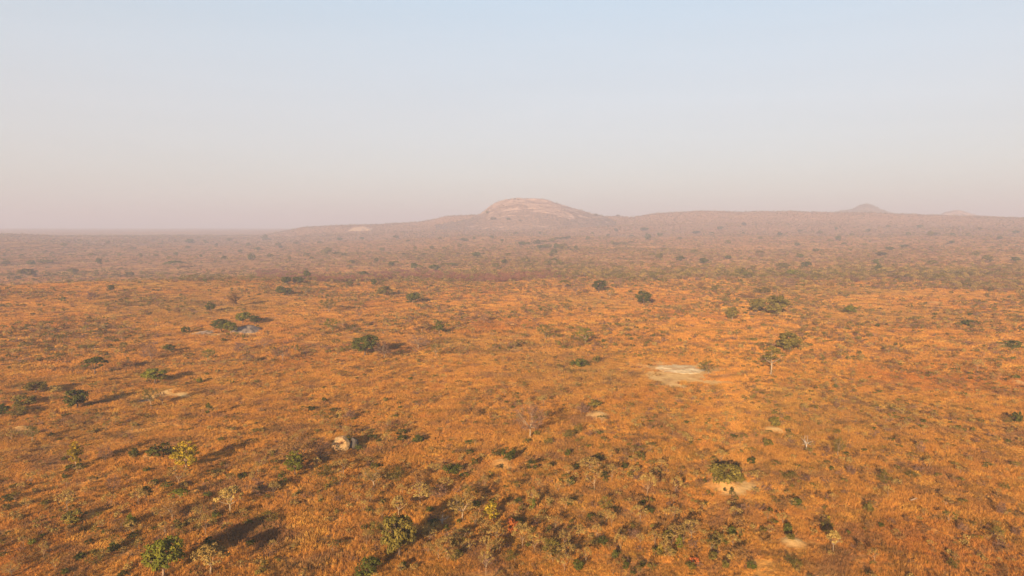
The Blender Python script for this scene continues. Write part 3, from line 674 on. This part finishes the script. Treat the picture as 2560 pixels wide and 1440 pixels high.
SPECIAL = {(998, 1396): "large round olive tree on a dark trunk near the bottom of the view", (408, 1447): "big leafy green tree cut by the bottom edge",
           (525, 1440): "pale dry umbrella-crowned tree just beside the big green tree", (465, 1176): "bright yellow tree with a forward-leaning crown",
           (190, 1169): "slender yellow tree on a white trunk", (2015, 1124): "small white dead tree with bare forked branches", (1927, 938): "spreading olive tree on a pale trunk in the open grass",
           (1816, 1204): "wide olive shrub crowning a bare sandy mound", (1735, 1411): "orange red shrub among pale saplings", (237, 938): "dark green umbrella tree on a bent trunk",
           (1325, 1096): "leafless purplish tree on a curved pale trunk", (745, 1172): "broad brown half-bare tree crown left of the pale boulder", (1284, 1332): "rust brown round shrub behind a pale sapling",
           (912, 890): "dark green tree beside a forked leafless tree", (962, 897): "leafless tree with a forked pale trunk beside a dark green tree", (1106, 1312): "small whitish dead bush of bare twigs"}
places = []; used = set(); counts = {}; scatter_avoid = []
def size_word(h, kind):
    lim = (3, 5, 7.5) if kind != 'shrub' else (1.2, 1.9, 2.7)
    return 'very small' if h < lim[0] * .6 else 'small' if h < lim[0] else 'medium-sized' if h < lim[1] else 'tall' if h < lim[2] else 'very tall'
for T in TREES:
    x, y, w, h, shape, colr, bk = T
    if shape == 'far' and y < 556:          # stands on one of the hills
        X = Y = Z = None
        dx, dy, sl = ray(x, y)
        for (HX, HY, HZ) in (H1, H2, H3):
            px, py, dd = project(HX, HY, HZ)
            q = np.hypot(px - x, (py - y) * 1.5); q[HZ < height(HX, HY) + 1] = 1e9
            q = q + 0.003 * dd
            i = np.unravel_index(np.argmin(q), q.shape)
            if q[i] < 20 and (X is None): X, Y, Z = float(HX[i]), float(HY[i]), float(HZ[i])
        if X is None: X, Y, Z = unproject(x, y)
    else:
        X, Y, Z = unproject(x, y)
    d = project(X, Y, Z)[2]
    if shape == 'far': w, h = w * 1.0, h * 1.15
    Wm = w * d / FPX; Hm = h * d / FPX / math.cos(math.atan2(CAM_Z - Z, d)) * 1.02
    T += [X, Y, Z, Wm, Hm]
def label_for(T, k):
    x, y, w, h, shape, colr, bk, X, Y, Z, Wm, Hm = T
    kind = KIND[shape]
    key = (int(x), int(y))
    if key in SPECIAL: return SPECIAL[key]
    desc = f"{size_word(Hm, kind)} {COL_W[colr]} {SHAPE_W[shape]} {NOUN[kind]}"
    if colr in ('purple', 'brown', 'pale', 'olive') and shape == 'bare': desc = f"{size_word(Hm, kind)} {COL_W[colr]} leafless twiggy tree"
    ls = sorted(LM, key=lambda l: math.hypot(l[1] - x, (l[2] - y) * 1.6))
    for l in ls[:4]:
        ddx = x - l[1]; ddy = (y - h * .4) - l[2]
        if abs(ddx) < 30 and abs(ddy) < 18: continue
        if abs(ddx) > 2.4 * abs(ddy): rel = ('right' if ddx > 0 else 'left') + ' of'
        elif abs(ddy) > 2.4 * abs(ddx): rel = 'in front of' if ddy > 0 else 'behind'
        else: rel = ('in front and ' if ddy > 0 else 'behind and ') + ('right' if ddx > 0 else 'left') + ' of'
        for far_w in ('just ' if math.hypot(ddx, ddy) < 90 else 'far ' if math.hypot(ddx, ddy) > 330 else '',):
            s = f"{desc} {far_w}{rel} {l[0]}"
            if len(s.split()) <= 16 and s not in used: return s
    same = sorted([t for t in TREES if KIND[t[4]] == kind and t[5] == colr and t[4] == shape], key=lambda t: math.hypot(t[0] - ls[0][1], t[1] - ls[0][2]))
    n = [i for i, t in enumerate(same) if t is T][0] + 1
    o = {1: 'nearest', 2: 'second nearest', 3: 'third nearest'}.get(n, f"{n}{'th' if 10 < n % 100 < 14 else {1: 'st', 2: 'nd', 3: 'rd'}.get(n % 10, 'th')} nearest")
    s = f"{COL_W[colr]} {SHAPE_W[shape]} {NOUN[kind]}, {o} such to {ls[0][0]}"
    return s
GROUPS = {'tree': 'leafy trees scattered over the plain', 'sapling': 'pale dry saplings standing in the grass', 'bare_tree': 'leafless trees on the plain', 'dead_tree': 'dead trees', 'shrub': 'shrubs growing in the dry grass'}
vrng = random.Random(5)
for T in TREES:
    x, y, w, h, shape, colr, bk, X, Y, Z, Wm, Hm = T
    kind = KIND[shape]; sh = shape if shape != 'far' else vrng.choice(['round', 'round', 'umbrella', 'bush'])
    v = vrng.randrange(NVAR[sh]); rz = vrng.uniform(0, 2 * math.pi) if (int(x), int(y)) != (1927, 938) else 0
    if sh == 'layered': rz = 0.3
    lab = label_for(T, kind); used.add(lab)
    grp = 'distant trees standing in the haze' if shape == 'far' else GROUPS[kind]
    cm = part_mesh(sh, v, 'crown', colr); tm = part_mesh(sh, v, 'trunk', {'pale': 'bark_pale', 'dark': 'bark_dark', 'mid': 'bark_mid', 'dead': 'deadwood'}[bk])
    nm = {'tree': 'tree', 'sapling': 'sapling', 'bare_tree': 'bare_tree', 'dead_tree': 'dead_tree', 'shrub': 'shrub'}[kind]
    if shape == 'far' or (w < 13 and h < 13) or cm is None:
        key = ('whole', sh, v, colr, bk)
        if key not in cache:
            if cm is None: cache[key] = tm
            else:
                G = Geo(); c_, t_ = geos[sh, v]
                for q, mi in ((c_, 0), (t_, 1)):
                    for VV, FF, AA in zip(q.V, q.F, q.A):
                        pass
                    VV = np.vstack(q.V); FF = np.vstack(q.F); G.add(VV, FF, mi, np.concatenate(q.A))
                cache[key] = G.mesh(sh, [M[colr], tm.materials[0]])
        o = new_obj(nm, cache[key])
    else:
        o = new_obj(nm, None)
        for pn, me_ in (('crown', cm), ('trunk', tm)):
            c = new_obj(pn if kind != 'shrub' else ('foliage' if pn == 'crown' else 'stems'), me_, o)
    o.location = (X, Y, Z - 0.05); o.rotation_euler = (0, 0, rz); o.scale = (Wm * 1.14, Wm * 1.14, Hm * 1.05)
    tag(o, lab, CAT[kind], grp)
    scatter_avoid.append((X, Y, Wm * .35))

# ------------------------------------------------------------------ rocks, slab, log
def rock(name, px, py, wpx, hpx, m, label, seed, squash=1.0, cat="boulder", depth=0.8, facets=9, sub=4, sink=0.25):
    X, Y, Z = unproject(px, py); d = project(X, Y, Z)[2]; Wm = wpx * d / FPX; Hm = hpx * d / FPX
    import bmesh
    bm = bmesh.new(); bmesh.ops.create_icosphere(bm, subdivisions=sub, radius=1.0)
    g = np.random.default_rng(seed)
    P = np.array([v.co[:] for v in bm.verts]); bm.verts.ensure_lookup_table()
    Q = P.copy()
    for i in range(facets):                       # flat broken faces
        n = g.normal(0, 1, 3); n[2] = abs(n[2]) * .7; n /= np.linalg.norm(n); k = g.uniform(.62, .85)
        s = Q @ n; Q = Q - np.maximum(s - k, 0)[:, None] * n * 0.9
    Q = Q * (1 + 0.07 * fbm(P[:, 0] * 2.3 + seed, P[:, 1] * 2.3 + P[:, 2] * 1.7, seed, 4)[:, None])
    for v, q in zip(bm.verts, Q): v.co = (q[0] * Wm * .5, q[1] * Wm * .5 * depth, (q[2] + 1 - sink) * Hm / (2 - sink))
    me = bpy.data.meshes.new(name); bm.to_mesh(me); bm.free(); me.materials.append(m); me.shade_smooth()
    o = new_obj(name, me); o.location = (X, Y + Wm * .5 * depth * .6, Z - 0.1); tag(o, label, cat); scatter_avoid.append((X, Y + Wm * .25, Wm * .5)); return o
b1 = rock("boulder", 848, 1131, 46, 44, M['boulder'], "large pale sunlit boulder beside a dark grey stone and brown bushes", 3, depth=.9, facets=16); b1.rotation_euler = (0, R(6), R(20))
b2 = rock("boulder", 877, 1131, 22, 30, M['darkrock'], "dark grey stone tucked behind the right side of the pale boulder", 8, depth=1.2); b2.location.y += 2.6
def slab(name, px, py, wpx, hpx, m, label, seed, hm, cat, depth=None):
    X, Y, Z = unproject(px, py); d = project(X, Y, Z)[2]; Wm = wpx * d / FPX
    _, Y1, _ = unproject(px, py - hpx / 2); _, Y0, _ = unproject(px, py + hpx / 2); Dm = (Y1 - Y0) if depth is None else depth
    nr_, na_ = 22, 96; rr = np.linspace(0, 1, nr_); aa = np.linspace(0, 2 * math.pi, na_, endpoint=False)
    edge = 1 + 0.30 * fbm(np.cos(aa) * 1.6 + seed, np.sin(aa) * 1.6, seed, 3) + 0.16 * fbm(np.cos(aa) * 9 + seed, np.sin(aa) * 9, seed + 3, 3)
    Rg, Ag = np.meshgrid(rr, aa, indexing='ij'); E = edge[None, :]
    VX = X + Rg * E * np.cos(Ag) * Wm / 2; VY = Y + Rg * E * np.sin(Ag) * Dm / 2
    prof = (1 - Rg ** 2.2); VZ = height(VX, VY) + 0.02 + prof * hm * (1 + 0.5 * fbm(VX / 2.5, VY / 2.5, seed, 4)) - np.where(Rg > .97, .3, 0)
    idx = np.arange(nr_ * na_).reshape(nr_, na_)
    f = np.stack([idx[:-1], idx[1:], np.roll(idx, -1, 1)[1:], np.roll(idx, -1, 1)[:-1]], -1).reshape(-1, 4)
    o = new_obj(name, mesh_from(name, np.stack([VX.ravel(), VY.ravel(), VZ.ravel()], 1), f, [m], smooth=True)); tag(o, label, cat)
    SLABS.append((X, Y, Wm / 2 * 1.05, Dm / 2 * 1.05)); return o
SLABS = []
slab("rock_slab", 1698, 922, 118, 24, M['slab'], "flat pale granite slab lying bare in the orange grass", 4, 0.25, "rock slab")
slab("rock_dome", 618, 826, 76, 22, M['dome'], "low grey shaded rock dome behind two green trees", 6, 2.0, "rock", depth=20)
slab("rock_slab", 510, 832, 46, 14, M['outcrop'], "small pinkish rock outcrop left of the grey rock dome", 9, 0.5, "rock slab")
slab("rock_slab", 370, 1002, 56, 8, M['darkrock'], "thin grey rock sheet beside the pale-trunked tree near the green dome tree", 12, 0.12, "rock slab")
slab("rock_outcrop", 905, 574, 62, 12, M['outcrop'], "pale rounded rock outcrop on the left skyline rise", 14, 9.0, "rock outcrop", depth=120)
rock("boulder", 1231, 555, 12, 11, M['boulder'], "pale squarish boulder at the foot of the granite hill", 21, depth=1.0, sub=3)
for i, (a, b, w, h) in enumerate([(1215, 556, 10, 6), (1243, 555, 8, 6), (1205, 557, 8, 5), (1253, 556, 8, 5)]):
    rock("boulder", a, b, w, h, M['darkrock'], ["grey boulder left of the squarish one at the hill foot", "grey boulder touching the squarish one at the hill foot",
         "leftmost small boulder at the granite hill foot", "rightmost small boulder at the granite hill foot"][i], 30 + i, sub=3)
X, Y, Z = unproject(2285, 1258); d = project(X, Y, Z)[2]; lg = Geo(); ll = 17 * d / FPX
lg.tube([[-ll / 2, 0, .1], [-.2, .1, .2], [ll / 2, 0.25, .45]], [.17, .15, .09], sides=7); lg.tube([[0.1, .1, .2], [.5, -.3, .6]], [.07, .03], sides=4)
lo = new_obj("fallen_log", lg.mesh("fallen_log", [M['bark_mid']])); lo.location = (X, Y, Z + .45); tag(lo, "fallen grey log lying in the grass on the right", "log")

# ------------------------------------------------------------------ scatter: stuff placed as instances
protos = bpy.data.collections.new("plant_shapes")        # not linked to the scene: only its shapes are used
def scatter(name, label, coll_objs, pts, rot, scl, idx):
    coll = bpy.data.collections.new(name + "_shapes")
    for i, me_ in enumerate(coll_objs):
        o = bpy.data.objects.new("%s_shape_%02d" % (name, i), me_); coll.objects.link(o)
    me = bpy.data.meshes.new(name); me.vertices.add(len(pts)); me.vertices.foreach_set("co", np.asarray(pts, dtype=np.float32).ravel())
    a = me.attributes.new("rotz", 'FLOAT', 'POINT'); a.data.foreach_set("value", np.asarray(rot, dtype=np.float32))
    a = me.attributes.new("scl", 'FLOAT_VECTOR', 'POINT'); a.data.foreach_set("vector", np.asarray(scl, dtype=np.float32).ravel())
    a = me.attributes.new("idx", 'INT', 'POINT'); a.data.foreach_set("value", np.asarray(idx, dtype=np.int32))
    o = new_obj(name, me); tag(o, label, kind='stuff')
    ng = bpy.data.node_groups.new(name + "_scatter", 'GeometryNodeTree')
    ng.interface.new_socket("Geometry", in_out='INPUT', socket_type='NodeSocketGeometry'); ng.interface.new_socket("Geometry", in_out='OUTPUT', socket_type='NodeSocketGeometry')
    n = ng.nodes; l = ng.links
    gi = n.new("NodeGroupInput"); go = n.new("NodeGroupOutput"); iop = n.new("GeometryNodeInstanceOnPoints"); ci = n.new("GeometryNodeCollectionInfo")
    ci.inputs["Collection"].default_value = coll; ci.inputs["Separate Children"].default_value = True; ci.inputs["Reset Children"].default_value = True
    def attr(nm, t):
        q = n.new("GeometryNodeInputNamedAttribute"); q.data_type = t; q.inputs["Name"].default_value = nm; return [s for s in q.outputs if s.enabled and s.name == "Attribute"][0]
    cx = n.new("ShaderNodeCombineXYZ"); l.new(attr("rotz", 'FLOAT'), cx.inputs[2])
    e2r = n.new("FunctionNodeEulerToRotation"); l.new(cx.outputs[0], e2r.inputs[0])
    mp = n.new("GeometryNodeMeshToPoints"); l.new(gi.outputs[0], mp.inputs[0]); l.new(mp.outputs[0], iop.inputs["Points"])
    l.new(ci.outputs[0], iop.inputs["Instance"]); iop.inputs["Pick Instance"].default_value = True
    l.new(attr("idx", 'INT'), iop.inputs["Instance Index"]); l.new(e2r.outputs[0], iop.inputs["Rotation"]); l.new(attr("scl", 'FLOAT_VECTOR'), iop.inputs["Scale"])
    l.new(iop.outputs[0], go.inputs[0])
    md = o.modifiers.new("scatter", 'NODES'); md.node_group = ng
    return o
def sector(n, r0, r1, half=43, g=rng):
    a = np.radians(g.uniform(-half, half, n)); r = np.sqrt(g.uniform(r0 ** 2, r1 ** 2, n)); return r * np.sin(a), r * np.cos(a)
def clear_of(x, y):
    ok = bareness(x, y) < 0.38 + 0.3 * rng.uniform(0, 1, len(x))
    for (sx, sy, ax, ay) in SLABS: ok &= ((x - sx) / ax) ** 2 + ((y - sy) / ay) ** 2 > 0.75 + 0.7 * fbm(x / 3.0, y / 3.0, 81, 3)
    return ok

def grass_patch(seed, size, tufts, blades, h, w, spread):
    g = np.random.default_rng(seed); G = Geo()
    for i in range(tufts):
        c = np.array([*(g.uniform(-.5, .5, 2) * size), -0.05]); hh = h * g.uniform(.55, 1.25); n = int(blades * g.uniform(.6, 1.4)); tone = g.uniform(0, 1)
        a = g.uniform(0, 2 * math.pi, n); rr = spread * g.uniform(.2, 1, n); B = c + np.stack([np.cos(a) * rr * .35, np.sin(a) * rr * .35, np.zeros(n)], 1)
        T = B + np.stack([np.cos(a) * rr + .10, np.sin(a) * rr, hh * g.uniform(.6, 1.1, n)], 1)
        G.blades(B, T, w * g.uniform(.6, 1.4, n), 0, np.clip(tone * .55 + g.uniform(0, .45, n), 0, 1))
    return G.mesh("grass_patch", [M['grass']])
def place(n, r0, r1, base, z_off=0.0):
    x, y = sector(n, r0, r1); ok = clear_of(x, y) if r1 < 1200 else np.ones(n, bool); x = x[ok]; y = y[ok]
    return x, y, height(x, y) + z_off
# near, middle and far grass
for nm, lab, n, r0, r1, args, s in [
    ("dry_grass", "dense knee-high orange grass over the near plain", 15000, 62, 270, [(3.4, 52, 12, .52, .038, .28)] * 5, 1.0),
    ("dry_grass", "orange grass over the middle of the plain", 22000, 262, 760, [(7.0, 64, 11, .62, .085, .40)] * 5, 1.0),
    ("dry_grass", "hazy brown grass over the far plain", 12000, 740, 1900, [(22.0, 90, 12, 1.0, .28, 1.1)] * 4, 1.0)]:
    x, y, z = place(n, r0, r1, s)
    k = len(x); sc = rng.uniform(.85, 1.2, k); hz = rng.uniform(.6, 1.25, k) * np.clip(.95 + .8 * fbm(x / 24, y / 24, 44, 4), .3, 1.6)
    scatter(nm, lab, [grass_patch(200 + i + int(r0), *a) for i, a in enumerate(args)], np.stack([x, y, z], 1), rng.uniform(0, 6.28, k), np.stack([sc, sc, hz], 1), rng.integers(0, len(args), k))

# low scrub: many small shrubs; shape variants with fewer leaves
def small(kind, v, seed, Wm, Hm, clumps, leaves, leaf, twigs, c, bk='bark_mid'):
    cr, tr = plant(kind=kind, seed=seed, Wm=Wm, Hm=Hm, clumps=clumps, leaves=leaves, leaf=leaf, clump_r=Wm * .13, trunk_r=.05, stems=1 if kind != 'bush' else 3, limbs=5, twigs=twigs, fork=.3)
    G = Geo()
    for q, mi in ((cr, 0), (tr, 1)):
        G.add(np.vstack(q.V), np.vstack(q.F), mi, np.concatenate(q.A))
    return G.mesh("scrub", [M[c], M[bk]])
SC = [small('bush', 0, 301, 2.2, 1.3, 20, 14, .17, 3, 'dark'), small('bush', 1, 302, 2.4, 1.3, 20, 12, .17, 4, 'olive'), small('bush', 2, 303, 2.6, 1.7, 22, 5, .15, 9, 'brown'),
      small('bush', 3, 304, 2.6, 1.8, 22, 3, .15, 11, 'purple'), small('umbrella', 0, 305, 2.8, 2.6, 18, 7, .16, 6, 'pale'), small('umbrella', 1, 306, 3.0, 2.4, 18, 8, .16, 5, 'olive'),
      small('bush', 4, 307, 2.2, 1.5, 20, 10, .16, 4, 'pale'), small('bush', 5, 308, 2.6, 1.9, 24, 7, .16, 8, 'maroon')]
def pad(w):
    w = np.array(list(w) + [0] * (len(SC) - len(w)), float); return w / w.sum()
def scrub(name, label, n, r0, r1, weights, s0, s1, dens=None):
    x, y, z = place(n, r0, r1, 1)
    if dens is not None:
        ok = rng.uniform(0, 1, len(x)) < dens(x, y); x, y, z = x[ok], y[ok], z[ok]
    k = len(x); s = s0 + (s1 - s0) * rng.beta(1.6, 3.2, k); w = pad(weights)
    scatter(name, label, SC, np.stack([x, y, z], 1), rng.uniform(0, 6.28, k), np.stack([s, s, s * rng.uniform(.8, 1.15, k)], 1), rng.choice(len(SC), k, p=w))
def patchy(sc, lo, hi, seed):
    return lambda x, y: lo + (hi - lo) * smoothstep(fbm(x / sc, y / sc, seed, 3) * 1.6 + .5)
scrub("low_scrub", "low dry scrub and small tufts among the near grass", 13000, 80, 290, [.8, 2.6, 7, 4, 2.5, 1, 5], .25, 1.05, patchy(18, .2, 1, 61))
scrub("low_scrub", "scattered scrub over the middle of the plain", 36000, 280, 760, [.7, 5, 6, 5, 2, 3, 3], .45, 1.75, patchy(38, .15, 1, 62))
def wood(x, y):
    px, py, dd = project(x, y, height(x, y)); r = np.hypot(x, y)
    a = smoothstep((px - 500) / 700) * .8 + .2
    return np.clip(a * patchy(160, .35, 1, 63)(x, y), 0, 1)
scrub("distant_scrub", "brown and olive woodland canopy beyond the grass", 34000, 600, 1300, [.7, 2.2, 6, 6, 1.5, 2, 2.5], 1.1, 2.9, wood)
scrub("distant_scrub", "hazy woodland over the far rising plain", 60000, 1250, 3100, [1.2, 2.5, 5, 6, 1, 2, 1.5], 1.1, 3.1, lambda x, y: np.clip(.35 + .65 * patchy(200, .2, 1, 64)(x, y), 0, 1))
scrub("distant_trees", "small dark trees dotted over the far hazy plain", 2600, 950, 3000, [4, 3, .5, .5, 0, 2, 0], 1.0, 2.6, patchy(260, .1, 1, 68))
# purple thicket band and the dense belt along the grass edge
def belt(name, label, x0, x1, y0, y1, n, weights, s0, s1, seed):
    g = np.random.default_rng(seed); P = []
    for i in range(n):
        a = g.uniform(x0, x1); b = g.uniform(y0, y1) + 5 * math.sin(a / 60); X, Y, Z = unproject(a, b); P.append((X, Y, Z))
    P = np.array(P); k = len(P); s = g.uniform(s0, s1, k); w = pad(weights)
    scatter(name, label, SC, P, g.uniform(0, 6.28, k), np.stack([s, s, s * g.uniform(.8, 1.1, k)], 1), g.choice(len(SC), k, p=w))
belt("thicket", "long dense purple thicket across the middle distance", 640, 1400, 684, 701, 3000, [.2, .3, 2, 3, .1, .3, .1, 8], 1.3, 2.5, 5)
belt("thicket", "dense olive and brown thicket along the right edge of the grass", 1380, 2560, 672, 700, 2200, [1, 3.5, 4, 4, 2.5, 4, 2.5], 1.3, 2.6, 6)
belt("thicket", "row of olive scrub along the left rise", 0, 640, 682, 700, 420, [2, 5, 3, 2, 1, 5, 2], 1.0, 2.4, 7)
# woods on the lower slopes of the granite hill and over the cone hill
for (HX, HY, HZ), n, nm in ((H1, 1500, "granite hill"), (H2, 900, "pointed hill"), (H3, 250, "small dome hill")):
    g = np.random.default_rng(n); ii = g.integers(0, HX.shape[0], n * 3); jj = g.integers(0, HX.shape[1], n * 3)
    P = np.stack([HX[ii, jj], HY[ii, jj], HZ[ii, jj]], 1); gh = height(P[:, 0], P[:, 1]); top = (P[:, 2] - gh) / max(1, (HZ - height(HX, HY)).max())
    keep = (P[:, 2] > gh - 1) & (g.uniform(0, 1, len(P)) < np.clip(1.0 - top * (1.5 if n != 900 else .3), .06, 1)) ; P = P[keep][:n]
    P[:, :2] += g.normal(0, 2, (len(P), 2)); k = len(P); s = g.uniform(1.0, 2.6, k)
    scatter("hill_scrub", "scrub growing on the slopes of the " + nm, SC, P, g.uniform(0, 6.28, k), np.stack([s, s, s], 1), g.choice(len(SC), k, p=pad([3, 4, 3, 4, 1, 3, 1])))
